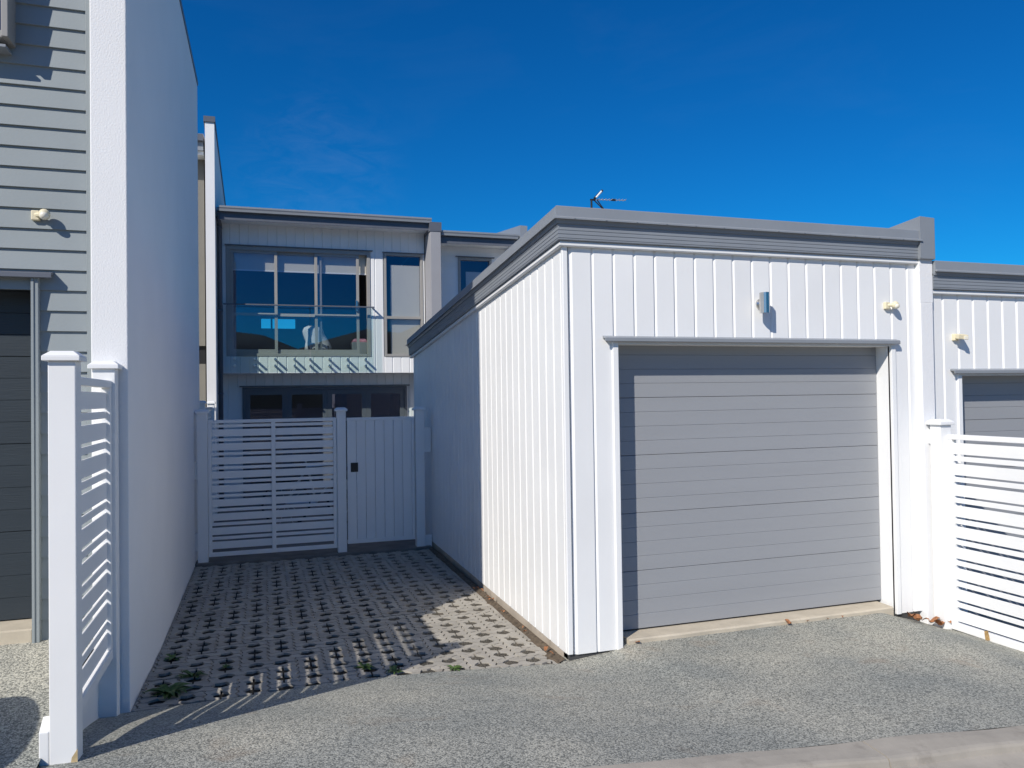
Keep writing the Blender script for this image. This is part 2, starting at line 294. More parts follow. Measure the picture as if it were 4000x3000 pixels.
for i in range(-8, 16):
    for j in range(-4, 9):
        for hz in (0, 1):
            cx = vx+i*AX; cy = vy+i*AY+j*4*AY
            if hz: cx -= .5*AX; cy += 1.5*AY
            hx, hy = (AX, AY*.5) if hz else (AX*.5, AY)
            hx += .01; hy += .01
            ye = interp(YE, max(-.75, min(1.92, cx)))
            if cx+hx < XL+.02 or cx-hx > XR-.02 or cy+hy < ye+.03 or cy-hy > YB-.02: continue
            cut = cx-hx < XL or cx+hx > XR or cy-hy < ye+.004 or cy+hy > YB
            me = base_me[hz]
            if cut:
                bmx = block_bm(hz)
                for co, no, c in (((XL-cx, 0, 0), (-1, 0, 0), cx-hx < XL), ((XR-cx, 0, 0), (1, 0, 0), cx+hx > XR), ((0, ye+.002-cy, 0), (0, -1, 0), cy-hy < ye+.004), ((0, YB-cy, 0), (0, 1, 0), cy+hy > YB)):
                    if c:
                        r = bmesh.ops.bisect_plane(bmx, geom=bmx.verts[:]+bmx.edges[:]+bmx.faces[:], plane_co=co, plane_no=no, clear_outer=True)
                        ed = [e for e in r['geom_cut'] if isinstance(e, bmesh.types.BMEdge)]
                        if no[1] == -1 and ed:
                            ex = bmesh.ops.extrude_edge_only(bmx, edges=ed); bmesh.ops.translate(bmx, verts=[v for v in ex['geom'] if isinstance(v, bmesh.types.BMVert)], vec=(0, .0, -.03))
                if not bmx.faces: bmx.free(); continue
                me = bpy.data.meshes.new('paver'); bmx.to_mesh(me); bmx.free(); me.materials.append(pav)
            o = bpy.data.objects.new('paver', me); C.objects.link(o); o.parent = pv
            e = .05; gx = (zpav(cx+e, cy)-zpav(cx-e, cy))/(2*e); gy = (zpav(cx, cy+e)-zpav(cx, cy-e))/(2*e)
            o.location = (cx-.6, cy-5, zpav(cx, cy)+.05+random.uniform(-.004, .003)); o.rotation_euler = (math.atan(gy)+random.uniform(-.007, .007), -math.atan(gx)+random.uniform(-.007, .007), random.uniform(-.012, .012))
# edge strip of soil beside the garage, and concrete strip under the gates
sb = MB(); rs = []
for i in range(60):
    y = 4.89+i*.073; w = .03+.02*math.sin(i*.9)+random.uniform(-.012, .018)
    rs.append([(1.945, y, zpav(1.9, y)+.012+random.uniform(0, .006)), (1.945-w*.5, y, zpav(1.9, y)+.010+random.uniform(-.004, .006)), (1.945-w-.035, y, zpav(1.9, y)-.012)])
sb.sweep(rs, closed=False).build('soil_strip', soil, kind='stuff', label='dark soil and grit strip along the garage footing', cat='soil')
MB().box(-.74, 1.94, 9.20, 9.44, -.2, -.028).build('gate_threshold', court, bevel=.006, kind='structure')
MB().box(-.735, 9, 9.45, 14.9, -.3, -.055).build('courtyard', court, kind='structure')
# ------------------------------------------------------------------ vertical cladding
def vboard(name, parent, m, o, along, out, w, z0a, z1a, z1b=None, d=.011):
    """one vertical board: o=(x,y) of its start at the face plane, along/out unit vectors; top may slope"""
    z1b = z1a if z1b is None else z1b
    a = Vector((*along, 0)); n = Vector((*out, 0)); p = Vector((*o, 0))
    prof = [(0, -d), (.011, -d), (.024, 0), (w-.0005, 0), (w-.0005, -d-.014), (0, -d-.014)]
    lo = [p+a*s+n*t+Vector((0, 0, z0a)) for s, t in prof]; hi = [p+a*s+n*t+Vector((0, 0, z1a+(z1b-z1a)*s/w)) for s, t in prof]
    return MB().hexa(lo, hi).build(name, m, parent)
def ribdoor(parent, x0, x1, y, z0, panels, ph, ribs, m, name='door_panel'):
    for k in range(panels):
        b = MB(); zb = z0+k*ph; pr = []
        for q in range(ribs):
            a = zb+ph*q/ribs; c = zb+ph*(q+1)/ribs; g0 = .0035 if q == 0 else .0025; g1 = .0035 if q == ribs-1 else .0025
            pr += [(a+.0004+(0 if q else .0006), .0055 if q == 0 else .0036), (a+g0, 0), (c-g1, 0)]
        pr.append((zb+ph-.0007, .005)); pr += [(zb+ph-.001, .04), (zb+.001, .04)]
        b.sweep([[(x, y+t, zz) for zz, t in pr] for x in (x0, x1)]); b.build(name, m, parent)
# ------------------------------------------------------------------ garages
SL = .483/5.63
def garage(gid, label, xl, xr, dz, corner, lines0, nlines, ox0, ox1, zb_fl, group):
    g = thing('garage', label, 'garage', ((xl+xr)/2, Y0, dz), group)
    ztop = 2.835+dz; zb = .010+dz; zh = 2.15+dz
    # concealed body behind the cladding (walls and slab)
    inset = .03
    MB().box(xl+inset, ox0-.03, Y0+inset, 10.4, -.25+dz, 2.50+dz).build('wall_core', white, g)
    MB().box(ox1+.03, xr-.002, Y0+inset, 10.4, -.25+dz, 2.50+dz).build('wall_core', white, g)
    MB().box(ox0-.03, ox1+.03, Y0+inset+.001, 5.2, 2.18+dz, 2.79+dz).build('lintel', white, g)
    MB().box(xl+inset, xr-.002, Y0+inset+.002, 5.15, 2.5005+dz, 2.79+dz).build('wall_core', white, g)
    MB().box(xl+inset+.01, xr-.012, 10.401, 10.43, -.2+dz, 2.3+dz).build('rear_wall', white, g)
    # front boards
    fb = [xl+.035 if corner else xl] + [lines0+i*.1631 for i in range(nlines)] + [xr]
    for a, c in zip(fb, fb[1:]):
        w = c-a
        if w < .02: continue
        if a >= ox1-.005 or c <= ox0+.005: vboard('cladding_board', g, white, (a, Y0), (1, 0), (0, -1), w, zb, ztop)
        elif a < ox0 and c > ox0: # board cut around the opening
            vboard('cladding_board', g, white, (a, Y0), (1, 0), (0, -1), w, zh+.026, ztop); vboard('cladding_board', g, white, (a, Y0), (1, 0), (0, -1), max(ox0-a, .02), zb, zh-.001)
        elif a < ox1 and c > ox1:
            vboard('cladding_board', g, white, (a, Y0), (1, 0), (0, -1), w, zh+.026, ztop); vboard('cladding_board', g, white, (ox1-.0, Y0), (1, 0), (0, -1), c-ox1, zb, zh-.001)
        else: vboard('cladding_board', g, white, (a, Y0), (1, 0), (0, -1), w, zh+.026, ztop)
    # jambs, reveal and head
    for s, x in ((-1, ox0), (1, ox1)):
        a, c = sorted((x+.001*s, x-s*-.04+.0)) if False else sorted((x, x+s*.042))
        MB().box(a, c, Y0-.014, 5.06, zb-.002, zh+.02).build('door_jamb', white, g, bevel=.003)
    MB().box(ox0+.001, ox1-.001, Y0-.013, 5.06, zh-.005, zh+.025).build('door_head', white, g)
    hb = MB(); hb.sweep([[(x, Y0-.002, zh+.052), (x, Y0-.045, zh+.040), (x, Y0-.05, zh+.034), (x, Y0-.05, zh+.012), (x, Y0-.046, zh+.008), (x, Y0-.042, zh+.012), (x, Y0-.042, zh+.03), (x, Y0-.002, zh+.036)] for x in (ox0-.115, ox1+.055)])
    hb.build('head_flashing', greym, g, bevel=.0015)
    # door
    d = MB().box(ox0+.004, ox1-.004, 5.0745, 5.10, zb_fl, zb_fl+2.1).build('garage_door', doorg, g)
    ribdoor(d, ox0+.003, ox1-.003, 5.03, zb_fl, 5, .4195, 4, doorg)
    MB().box(ox0+.006, ox1-.006, 5.034, 5.07, zb_fl-.006, zb_fl-.0015).build('bottom_seal', black, d)
    # threshold
    t = MB(); ym = 4.862
    t.sweep([[(x, ym, zb_fl-.25), (x, ym+.004*math.sin(i*1.7), zb_fl-.022), (x, ym+.012, zb_fl-.012), (x, 5.2, zb_fl-.006), (x, 5.2, zb_fl-.25)] for i, x in enumerate([ox0+.045+(ox1-ox0-.085)*q/16 for q in range(17)])])
    t.build('threshold', conc, g)
    MB().box(xl+.012, ox0+.040, Y0+.012, 5.0, -.3+dz, zb+.02).build('footing', darkc, g); MB().box(ox1-.036, xr-.02, Y0+.010, 5.0, -.3+dz, zb+.02).build('footing', darkc, g)
    # side wall boards
    if corner:
        ys = [Y0+.03]+[5.065+i*.1585 for i in range(34)]+[10.42]
        ys = [y for y in ys if y <= 10.43]
        for a, c in zip(ys, ys[1:]):
            vboard('cladding_board', g, white, (xl, a), (0, 1), (-1, 0), c-a, zb, ztop-SL*(a-Y0), ztop-SL*(c-Y0))
        MB().box(xl-.006, xl+.034, Y0-.006, Y0+.029, zb+.004, ztop-.002).build('corner_trim', white, g, bevel=.006)
        MB().box(xl+.012, xl+.2, Y0+.05, 10.40, -.35, zb+.012).build('side_footing', foot, g)
    # roof edge: cap, fascia, trim swept along the side (sloping) and the front
    def path(o):
        """points for an offset o from the wall faces"""
        pts = []
        if corner: pts += [(xl-o, 10.47+o*.5, -SL*(10.47-Y0)), (xl-o, Y0-o, 0)]
        else: pts += [(xl+.005, Y0-o, 0)]
        pts += [(xr, Y0-o, 0)]
        return pts
    def edge(name, prof, m, par):
        P = [path(o) for o, z in prof]
        rings = [[(P[i][k][0], P[i][k][1], P[i][k][2]+prof[i][1]+dz) for i in range(len(prof))] for k in range(len(P[0]))]
        return MB().sweep(rings).build(name, m, par)
    roof = MB()
    roof.hexa([(xl+.0, Y0, 2.88+dz), (xr, Y0, 2.88+dz), (xr, 10.5, 2.88+dz-.482), (xl, 10.5, 2.88+dz-.482)], [(xl, Y0, 3.00+dz), (xr, Y0, 3.00+dz), (xr, 10.5, 3.00+dz-.482), (xl, 10.5, 3.00+dz-.482)])
    roof = roof.build('roof', greym, g)
    edge('roof_cap', [(-.16, 3.085), (.068, 3.077), (.072, 3.072), (.074, 3.006), (.090, 2.996), (.090, 2.986), (.083, 2.986), (.070, 2.993), (.062, 2.96), (-.16, 2.96)], greym, roof)
    fp = [(.049, 2.975)]
    zz = 2.962
    for q in range(4): fp += [(.052, zz), (.052, zz-.016), (.0488, zz-.019), (.0488, zz-.0262)]; zz -= .0270
    fp += [(.052, 2.854), (.050, 2.850), (.004, 2.850), (.004, 2.975)]
    edge('fascia', fp, greym, roof)
    edge('eave_trim', [(.003, 2.8495), (.026, 2.8495), (.034, 2.836), (.034, 2.818), (.028, 2.812), (.003, 2.812)], white, roof)
    return g, roof
g1, roof1 = garage('a', 'white vertical board garage with grey sectional door and grey flat roof edge', X0, 5.045, 0, True, 2.012, 19, 2.372, 4.778, .085, None)
g2, roof2 = garage('b', 'lower white garage behind the right slat fence, cut by the picture edge', 5.178, 8.25, -.238, False, 5.316, 18, 5.505, 7.91, -.15, None)
for k in range(22):   # cap screws on the garage roof edge
    x = 2.02+k*.235
    if x < 5.0: MB().box(x, x+.008, Y0-.094, Y0-.088, 2.990, 2.9955).build('cap_screw', greym, roof1)
# party pier between the garages with its metal cap
pr = thing('party_wall', 'white plaster pier with tall grey metal cap between two garages', 'wall', (5.11, 4.84, -.1))
MB().box(5.047, 5.176, 4.832, 10.4, -.35, 2.50).build('wall', stucco, pr, bevel=.006)
MB().box(5.0472, 5.1758, 4.8322, 4.95, 2.4995, 2.853).build('wall_head', stucco, pr)
pc = MB(); pc.hexa([(5.030, 4.802, 2.847), (5.181, 4.802, 2.847), (5.181, 10.5, 2.36), (5.030, 10.5, 2.36)], [(5.030, 4.802, 3.190), (5.181, 4.802, 3.183), (5.181, 10.5, 2.70), (5.030, 10.5, 2.707)]); pc.build('metal_cap', greym, pr, bevel=.004)
MB().box(5.028, 5.034, 4.80, 4.806, 2.853, 3.185).build('cap_seam', greym, pr)
# grey drip seam and slim white vertical trims at the pier
MB().box(5.0462, 5.0472, 4.845, 4.878, .0, 2.80).build('sealant_joint', white, pr)
# ------------------------------------------------------------------ wall-mounted fittings
def lamp():
    t = thing('wall_light', 'stainless steel up and down wall light above the grey garage door', 'wall light', (3.53, 4.84, 2.38))
    b = MB(); k = 20; b.sweep([[(3.563+r*math.cos(2*math.pi*q/k), y, 2.452+r*math.sin(2*math.pi*q/k)) for q in range(k)] for y, r in ((4.879, .044), (4.868, .044), (4.852, .034), (4.840, .018))]); b.build('back_plate', steel, t, smooth=False)
    MB().box(3.535, 3.565, 4.815, 4.862, 2.440, 2.468).build('arm', steel, t, bevel=.003)
    hx = [(3.507, 4.80), (3.515, 4.775), (3.527, 4.762), (3.552, 4.762), (3.566, 4.775), (3.572, 4.80), (3.566, 4.825), (3.552, 4.838), (3.527, 4.838), (3.513, 4.825)]
    MB().hexa([(x, y, 2.378) for x, y in hx], [(x, y, 2.530) for x, y in hx]).build('lamp_body', steel, t)
    MB().hexa([(3.54+(x-3.54)*.8, 4.8+(y-4.8)*.8, 2.5302) for x, y in hx], [(3.54+(x-3.54)*.8, 4.8+(y-4.8)*.8, 2.5315) for x, y in hx]).build('lens', lensm, t)
    MB().box(3.530, 3.536, 4.856, 4.862, 2.452, 2.458).build('screw', black, t)
lamp()
def sensor(label, x, y, z, ang, kind=0, tilt=0):
    t = thing('motion_sensor', label, 'sensor', (x, y, z), 'cream motion sensors on the walls')
    def rot(p):
        a = math.radians(ang); dx, dy = p[0], p[1]; return (x+dx*math.cos(a)-dy*math.sin(a), y-.0+dx*math.sin(a)+dy*math.cos(a), z+p[2])
    MB().box(x-.045, x-.002, y-.030, y, z-.030, z+.026).build('base', cream, t, bevel=.006)
    a = MB()
    if kind == 0:
        b = MB(); k = 14; rings = []
        for i in range(1, 9):
            th = math.pi*i/9; rings.append([rot((.030*math.sin(th)*math.cos(2*math.pi*q/k)+.022, -.052+.030*math.sin(th)*math.sin(2*math.pi*q/k), .031*math.cos(th))) for q in range(k)])
        b.sweep(rings).build('head', cream, t, smooth=True)
        b = MB(); rings = []
        for i in range(5):
            th = math.pi*.5*i/5; rings.append([rot((.022+.0245*math.cos(th)*math.cos(2*math.pi*q/k), -.060-.028*math.sin(th), -.008+.0245*math.cos(th)*math.sin(2*math.pi*q/k))) for q in range(k)])
        b.sweep(rings).build('lens', lensm, t, smooth=True)
        MB().tube([(x-.02, y-.02, z), rot((.01, -.05, 0))], .014, 8).build('neck', cream, t)
    else:
        b = MB(); b.hexa([rot(p) for p in ((-.03, -.075, -.022), (.055, -.075, -.028), (.055, -.02, -.012), (-.03, -.02, -.012))], [rot(p) for p in ((-.03, -.085, .018), (.055, -.085, .010), (.055, -.02, .026), (-.03, -.02, .028))]); b.build('head', cream, t, bevel=.006)
        b = MB(); b.hexa([rot(p) for p in ((.018, -.088, -.026), (.052, -.088, -.028), (.052, -.07, -.028), (.018, -.07, -.026))], [rot(p) for p in ((.018, -.090, .004), (.052, -.090, 0), (.052, -.07, 0), (.018, -.07, .004))]); b.build('lens', lensm, t, bevel=.004)
    return t
sensor('cream motion sensor on the white boards right of the wall light', 4.76, Y0, 2.47, 8)
sensor('boxy cream motion sensor above the right garage door', 5.46, Y0, 2.225, -14, 1)
# ------------------------------------------------------------------ upper left house with grey weatherboards
lh = thing('weatherboard_house', 'grey horizontal weatherboard house with charcoal garage door, cut by left edge', 'house', (-2.5, 4.95, .46))
pw = thing('party_wall', 'tall white plaster boundary wall rising beside the narrow driveway', 'wall', (-.84, 4.87, 0))
MB().box(-.932, -.742, 4.872, 10.02, -.4, 5.655).build('wall', stucco, pw, bevel=.006)
MB().box(-.945, -.733, 4.86, 10.04, 5.6555, 5.71).build('coping', darkm, pw, bevel=.003)
YW = 4.935; P = .1159; opx = -1.232
zz = .335+.12
zs = [2.309+P*k for k in range(-16, 31)]
def wboard(x0, x1, z, h=P, parent=lh, m=wbgrey, y=YW, lip=.020):
    b = MB(); pr = [(y-lip, z), (y-.004, z+h+.008), (y+.012, z+h+.008), (y+.012, z+.002), (y-lip+.016, z+.001)]
    b.sweep([[(x, yy, q) for yy, q in pr] for x in (x0, x1)]); return b.build('weatherboard', m, parent)
for z in zs:
    if z < .45: continue
    if z+P < 2.50: wboard(-1.196, -.961, z)
    elif z < 2.5: wboard(-6, -.961, z)
    else: wboard(-6, -.961, z)
MB().box(-.9605, -.9335, YW-.022, YW+.03, .44, 5.65).build('corner_board', wbgrey, lh, bevel=.002)
MB().box(-6, -1.22, YW+.013, 10, 2.53, 5.6).build('wall_core', wbgrey, lh); MB().box(-1.2195, -.95, YW+.0135, 10, .42, 5.6).build('wall_core', wbgrey, lh)
MB().box(-3.75, -3.63, YW-.03, 5.3, .42, 2.5).build('door_jamb', wbgrey, lh)
MB().box(-1.232, -1.1965, YW-.05, 5.16, .44, 2.492).build('door_jamb', wbgrey, lh, bevel=.003); MB().box(-1.2325, -1.2195, YW-.056, YW-.0505, .44, 2.49).build('jamb_bead', wbgrey, lh)
hb = MB(); hb.sweep([[(x, YW-.002, 2.530), (x, YW-.07, 2.516), (x, YW-.075, 2.512), (x, YW-.075, 2.489), (x, YW-.065, 2.486), (x, YW-.065, 2.505), (x, YW-.002, 2.515)] for x in (-3.8, -1.128)]); hb.build('head_flashing', darkm, lh)
dd = MB().box(-3.63, -1.234, 5.165, 5.19, .54, 2.6).build('garage_door', doorc, lh)
ribdoor(dd, -3.63, -1.2335, 5.12, .535, 4, .508, 4, doorc)
MB().box(-3.65, -1.2335, 4.90, 5.3, .36, .530).build('threshold', conc, lh, bevel=.008)
MB().box(-1.21, -.94, YW+.004, 5.1, .3, .47).build('footing', darkc, lh)
# upper window at the picture corner: frame, sash standing open, sill
wv = MB(); wv.box(-1.345, -1.312, 4.78, YW, 3.79, 5.0).box(-2.4, -2.36, 4.80, YW, 3.79, 5.0).box(-2.36, -1.345, 4.80, YW, 3.79, 3.83).box(-2.36, -1.345, 4.80, YW, 4.96, 5.0)
win = wv.build('window', frame_m, lh, bevel=.003)
MB().box(-2.35, -1.35, 4.84, 4.85, 3.835, 4.955).build('pane', gl, win); MB().box(-2.38, -1.33, YW-.13, YW-.001, 3.742, 3.756).build('sill_flashing', greym, win)
MB().box(-2.355, -1.346, 4.852, YW, 3.832, 4.958).build('dark_room_backing', black, win)  # black panel behind the glass, painted darkness in place of an unlit room
sensor('cream motion sensor on the grey weatherboards left of the white wall', -1.19, YW-.012, 2.845, 6)
MB().hexa([(-6, 4.8, 5.72), (-.95, 4.8, 5.72), (-.95, 10.1, 5.72), (-6, 10.1, 5.72)], [(-6, 4.8, 5.8), (-.95, 4.8, 5.8), (-.95, 10.1, 5.8), (-6, 10.1, 5.8)]).build('roof', greym, lh)
# ------------------------------------------------------------------ fences and gates
WID, GAP1, NAR, GAP2 = .088, .0205, .038, .0215
def capped_post(parent, x0, x1, y0, y1, z0, z1, name='post', m=white):
    p = MB().box(x0, x1, y0, y1, z0, z1).build(name, m, parent, bevel=.004)
    e = .020; c = MB(); c.hexa([(x0-e, y0-e, z1+.0005), (x1+e, y0-e, z1+.0005), (x1+e, y1+e, z1+.0005), (x0-e, y1+e, z1+.0005)], [(x0-e, y0-e, z1+.022), (x1+e, y0-e, z1+.022), (x1+e, y1+e, z1+.022), (x0-e, y1+e, z1+.022)])
    c.hexa([(x0-e, y0-e, z1+.0221), (x1+e, y0-e, z1+.0221), (x1+e, y1+e, z1+.0221), (x0-e, y1+e, z1+.0221)], [(x0+.008, y0+.008, z1+.044), (x1-.008, y0+.008, z1+.044), (x1-.008, y1-.008, z1+.044), (x0+.008, y1-.008, z1+.044)])
    c.build('post_cap', m, p, bevel=.003); return p
def yfence(label, xc, y0, y1, ztop, zlow, slat_side, posts, group=None):
    """slat fence running along Y; xc centre of the frame; ztop top of rail, zlow top of bottom rail"""
    f = thing('slat_fence', label, 'fence', (xc, (y0+y1)/2, zlow-.1), group)
    MB().box(xc-.025, xc+.025, y0, y1, ztop-.040, ztop).build('top_rail', white, f, bevel=.004)
    MB().box(xc-.025, xc+.025, y0, y1, zlow-.055, zlow).build('bottom_rail', white, f, bevel=.004)
    for a, c in ((y0, y0+.04), (y1-.04, y1)): MB().box(xc-.024, xc+.024, a, c, zlow+.0005, ztop-.0405).build('stile', white, f, bevel=.003)
    z = ztop-.040-.026; k = 0; base = {}; n = 8; gap = (z-(zlow+.014)-(n+1)*WID-n*NAR)/(2*n)
    while k < 2*n+1:
        h = WID if k % 2 == 0 else NAR
        if k % 2 not in base:
            o = MB().box(xc-.005, xc+.005, y0+.0405, y1-.0405, z-h, z).build('slat', white, f, bevel=.002); base[k % 2] = (o, z)
        else: dup(base[k % 2][0], f, (0, 0, z-base[k % 2][1]))
        z -= h+gap+(.003 if k % 2 else -.003); k += 1
    for p in posts: capped_post(f, *p)
    return f
lf = yfence('white slat fence on a low retaining wall beside the tall white wall', -.832, 3.865, 4.752, 1.905, .418, 0,
            [(-.886, -.779, 3.755, 3.863, .12, 1.967), (-.905, -.790, 4.754, 4.858, -.2, 1.972)])
MB().box(-.916, -.888, 3.83, 4.85, -.3, .322).build('retaining_board', white, lf, bevel=.004)
MB().hexa([(-.926, 3.757, .0), (-.8875, 3.757, .0), (-.8875, 3.829, .0), (-.926, 3.829, .0)], [(-.926, 3.757, .375), (-.8875, 3.757, .375), (-.8875, 3.829, .42), (-.926, 3.829, .42)]).build('retaining_end', white, lf, bevel=.004)
MB().box(-.8875, -.880, 3.87, 4.75, -.3, .3).build('retaining_face', white, lf)
pt = MB(); pt.hexa([(-.822, 3.7535, .13), (-.7775, 3.7535, .13), (-.7775, 3.7545, .13), (-.822, 3.7545, .13)], [(-.800, 3.7535, .255), (-.7775, 3.7535, .29), (-.7775, 3.7545, .29), (-.800, 3.7545, .255)]); pt.build('bare_patch', patch, lf)
MB().box(-.898, -.878, 4.845, 4.871, 1.0, 1.9).build('packer', white, lf)
rf = yfence('white slat fence running out of frame at right beside the grey garage door', 5.170, 3.82, 4.70, 1.437, -.040, 0,
            [(5.110, 5.215, 3.712, 3.818, -.4, 1.50), (5.085, 5.192, 4.702, 4.805, -.4, 1.512)])
MB().box(5.140, 5.166, 3.7, 4.70, -.42, -.112).build('retaining_board', white, rf, bevel=.004)
for a, c in ((1.36, 1.47),): MB().box(5.092, 5.13, 4.8055, 4.831, a, c).build('packer', white, rf)
def gpost(label, x0, x1, z1):
    t = thing('gate_post', label, 'post', ((x0+x1)/2, 9.31, -.06), 'white gate posts with flat caps'); capped_post(t, x0, x1, 9.255, 9.365, -.2, z1); return t
gp1 = gpost('white gate post against the tall plaster wall', -.716, -.606, 1.645)
for a, c in ((.9, 1.1), (.10, .30)): MB().box(-.741, -.717, 9.28, 9.34, a, c).build('packer', white, gp1)
gp2 = gpost('white gate post between slatted gate and boarded gate', .822, .926, 1.640)
gp3 = gpost('white gate post against the garage side wall', 1.762, 1.868, 1.632)
for a, c in ((1.12, 1.42), (-.19, .10)): MB().box(1.869, 1.954, 9.28, 9.34, a, c).build('packer', white, gp3)
sg = thing('slatted_gate', 'white gate of horizontal slats at the end of the paved driveway', 'gate', (.1, 9.31, .02))
MB().box(-.604, .820, 9.288, 9.338, 1.528, 1.566).build('top_rail', white, sg, bevel=.003); MB().box(-.604, .820, 9.288, 9.338, .022, .064).build('bottom_rail', white, sg, bevel=.003)
for a, c in ((-.604, -.566), (.780, .820)): MB().box(a, c, 9.289, 9.337, .0645, 1.5275).build('stile', white, sg, bevel=.003)
MB().box(.080, .126, 9.282, 9.302, .03, 1.527).build('mid_stile', white, sg, bevel=.003)
z = 1.514; k = 0; bs = {}
while z > .12:
    h = .034 if k % 2 == 0 else .080
    if k % 2 not in bs: bs[k % 2] = (MB().box(-.5655, .7795, 9.304, 9.322, z-h, z).build('slat', white, sg, bevel=.002), z)
    else: dup(bs[k % 2][0], sg, (0, 0, z-bs[k % 2][1]))
    z -= h+.0225; k += 1
bgt = thing('boarded_gate', 'white gate of vertical boards with a small black latch plate', 'gate', (1.34, 9.31, .06))
MB().box(.938, 1.750, 9.284, 9.338, 1.522, 1.560).build('top_rail', white, bgt, bevel=.003); MB().box(.938, 1.750, 9.280, 9.338, .060, .102).build('bottom_rail', white, bgt, bevel=.003)
for i in range(7):
    a = .940+i*.1108; MB().box(a+.002, a+.1088, 9.290, 9.312, .1025, 1.5215).build('board', white, bgt, bevel=.003)
MB().box(1.7165, 1.749, 9.284, 9.325, .1027, 1.5213).build('stile', white, bgt, bevel=.003)
MB().box(.982, 1.068, 9.281, 9.2895, .912, 1.022).build('latch_plate', black, bgt, bevel=.003)
for zz in (.93, .60): MB().tube([(.932, 9.29, zz), (.932, 9.29, zz+.05)], .006, 8).build('hinge', black, bgt)
# boundary fence behind the gate
bf = thing('slat_fence', 'shaded white boundary fence behind the gate, mostly hidden', 'fence', (-.83, 12, 0))
capped_post(bf, -.875, -.770, 11.3, 11.40, -.2, 1.745); capped_post(bf, -.885, -.780, 13.58, 13.68, -.2, 1.735)
MB().box(-.86, -.81, 10.03, 13.575, 1.645, 1.685).build('top_rail', white, bf); zq = 1.62
for k in range(20):
    h = .088 if k % 2 == 0 else .038; MB().box(-.845, -.827, 10.03, 13.575, zq-h, zq).build('slat', white, bf); zq -= h+.021
# ------------------------------------------------------------------ terrace house behind
hs1 = thing('terrace_house', 'two storey white board house with glass balcony at the end of the driveway', 'house', (1.1, 14.3, 0))
HY, LY = 14.3, 14.86
def holes_wall(name, x0, x1, z0, z1, y, th, holes, m, parent):
    """plain wall core split around rectangular holes"""
    xs_ = sorted({x0, x1, *[h[0] for h in holes], *[h[1] for h in holes]}); b = MB()
    for a, c in zip(xs_, xs_[1:]):
        cuts = sorted([(h[2], h[3]) for h in holes if h[0] <= a+1e-6 and h[1] >= c-1e-6]); z = z0
        for lo, hi in cuts:
            if lo > z: b.box(a, c, y, y+th, z, lo)
            z = hi
        if z < z1: b.box(a, c, y, y+th, z, z1)
    return b.build(name, m, parent)
DOOR = (-.615, 1.905, 2.565, 4.52); WIN = (2.160, 2.895, 2.565, 4.51)
holes_wall('wall_core', -.735, 2.93, 2.30, 5.0, HY+.028, .12, [DOOR, WIN], white, hs1)
xx = -.735+.0; edges = [-.735]+[-.562+.159*i for i in range(-1, 23)]; edges = [e for e in edges if e < 2.93]+[2.93]
for a, c in zip(edges, edges[1:]):
    if c-a < .01: continue
    segs = [(2.265, 5.0)]
    for h in (DOOR, WIN):
        if a < h[1]-.02 and c > h[0]+.02:
            segs = [(2.265, h[2]-.002), (h[3]+.002, 5.0)]
            if a < h[0]-.02: vboard('cladding_board', hs1, white, (a, HY), (1, 0), (0, -1), h[0]-a, h[2]-.001, h[3]+.001)
            if c > h[1]+.02: vboard('cladding_board', hs1, white, (h[1], HY), (1, 0), (0, -1), c-h[1], h[2]-.001, h[3]+.001)
    for lo, hi in segs: vboard('cladding_board', hs1, white, (a, HY), (1, 0), (0, -1), c-a, lo, hi)
MB().box(-.735, 2.93, HY+.03, LY, 2.262, 2.2995).build('overhang_soffit', white, hs1)
# upper sliding door
dr = MB(); dr.box(-.615, -.545, HY-.01, HY+.11, 2.565, 4.52).box(1.845, 1.905, HY-.01, HY+.11, 2.565, 4.52).box(-.545, 1.845, HY-.01, HY+.11, 4.45, 4.52).box(-.545, 1.845, HY-.01, HY+.11, 2.565, 2.615)
dr = dr.build('sliding_door', frame_m, hs1, bevel=.003)
def leaf(x0, x1, y, nm):
    b = MB(); z0, z1 = 2.6155, 4.4495
    b.box(x0, x0+.05, y, y+.03, z0, z1).box(x1-.05, x1, y, y+.03, z0, z1).box(x0+.05, x1-.05, y, y+.03, z0, z0+.075).box(x0+.05, x1-.05, y, y+.03, z1-.05, z1).box(x0+.05, x1-.05, y, y+.03, 3.29, 3.34)
    l = b.build(nm, frame_m, dr, bevel=.002); p = MB()
    MB().box(x0+.0505, x1-.0505, y+.012, y+.018, z0+.0755, 3.2895).build('pane', gl, l); MB().box(x0+.0505, x1-.0505, y+.012, y+.018, 3.3405, z1-.0505).build('pane', gl, l); return l
leaf(-.544, .252, HY+.01, 'door_leaf'); leaf(.20, 1.03, HY+.05, 'door_leaf'); l3 = leaf(.90, 1.70, HY+.012, 'door_leaf')
MB().box(1.632, 1.668, HY-.02, HY+.012, 3.40, 3.60).build('handle', steel, l3, bevel=.004)
MB().box(-.63, 1.95, HY-.035, HY-.001, 4.525, 4.54).build('head_flashing', darkm, hs1)
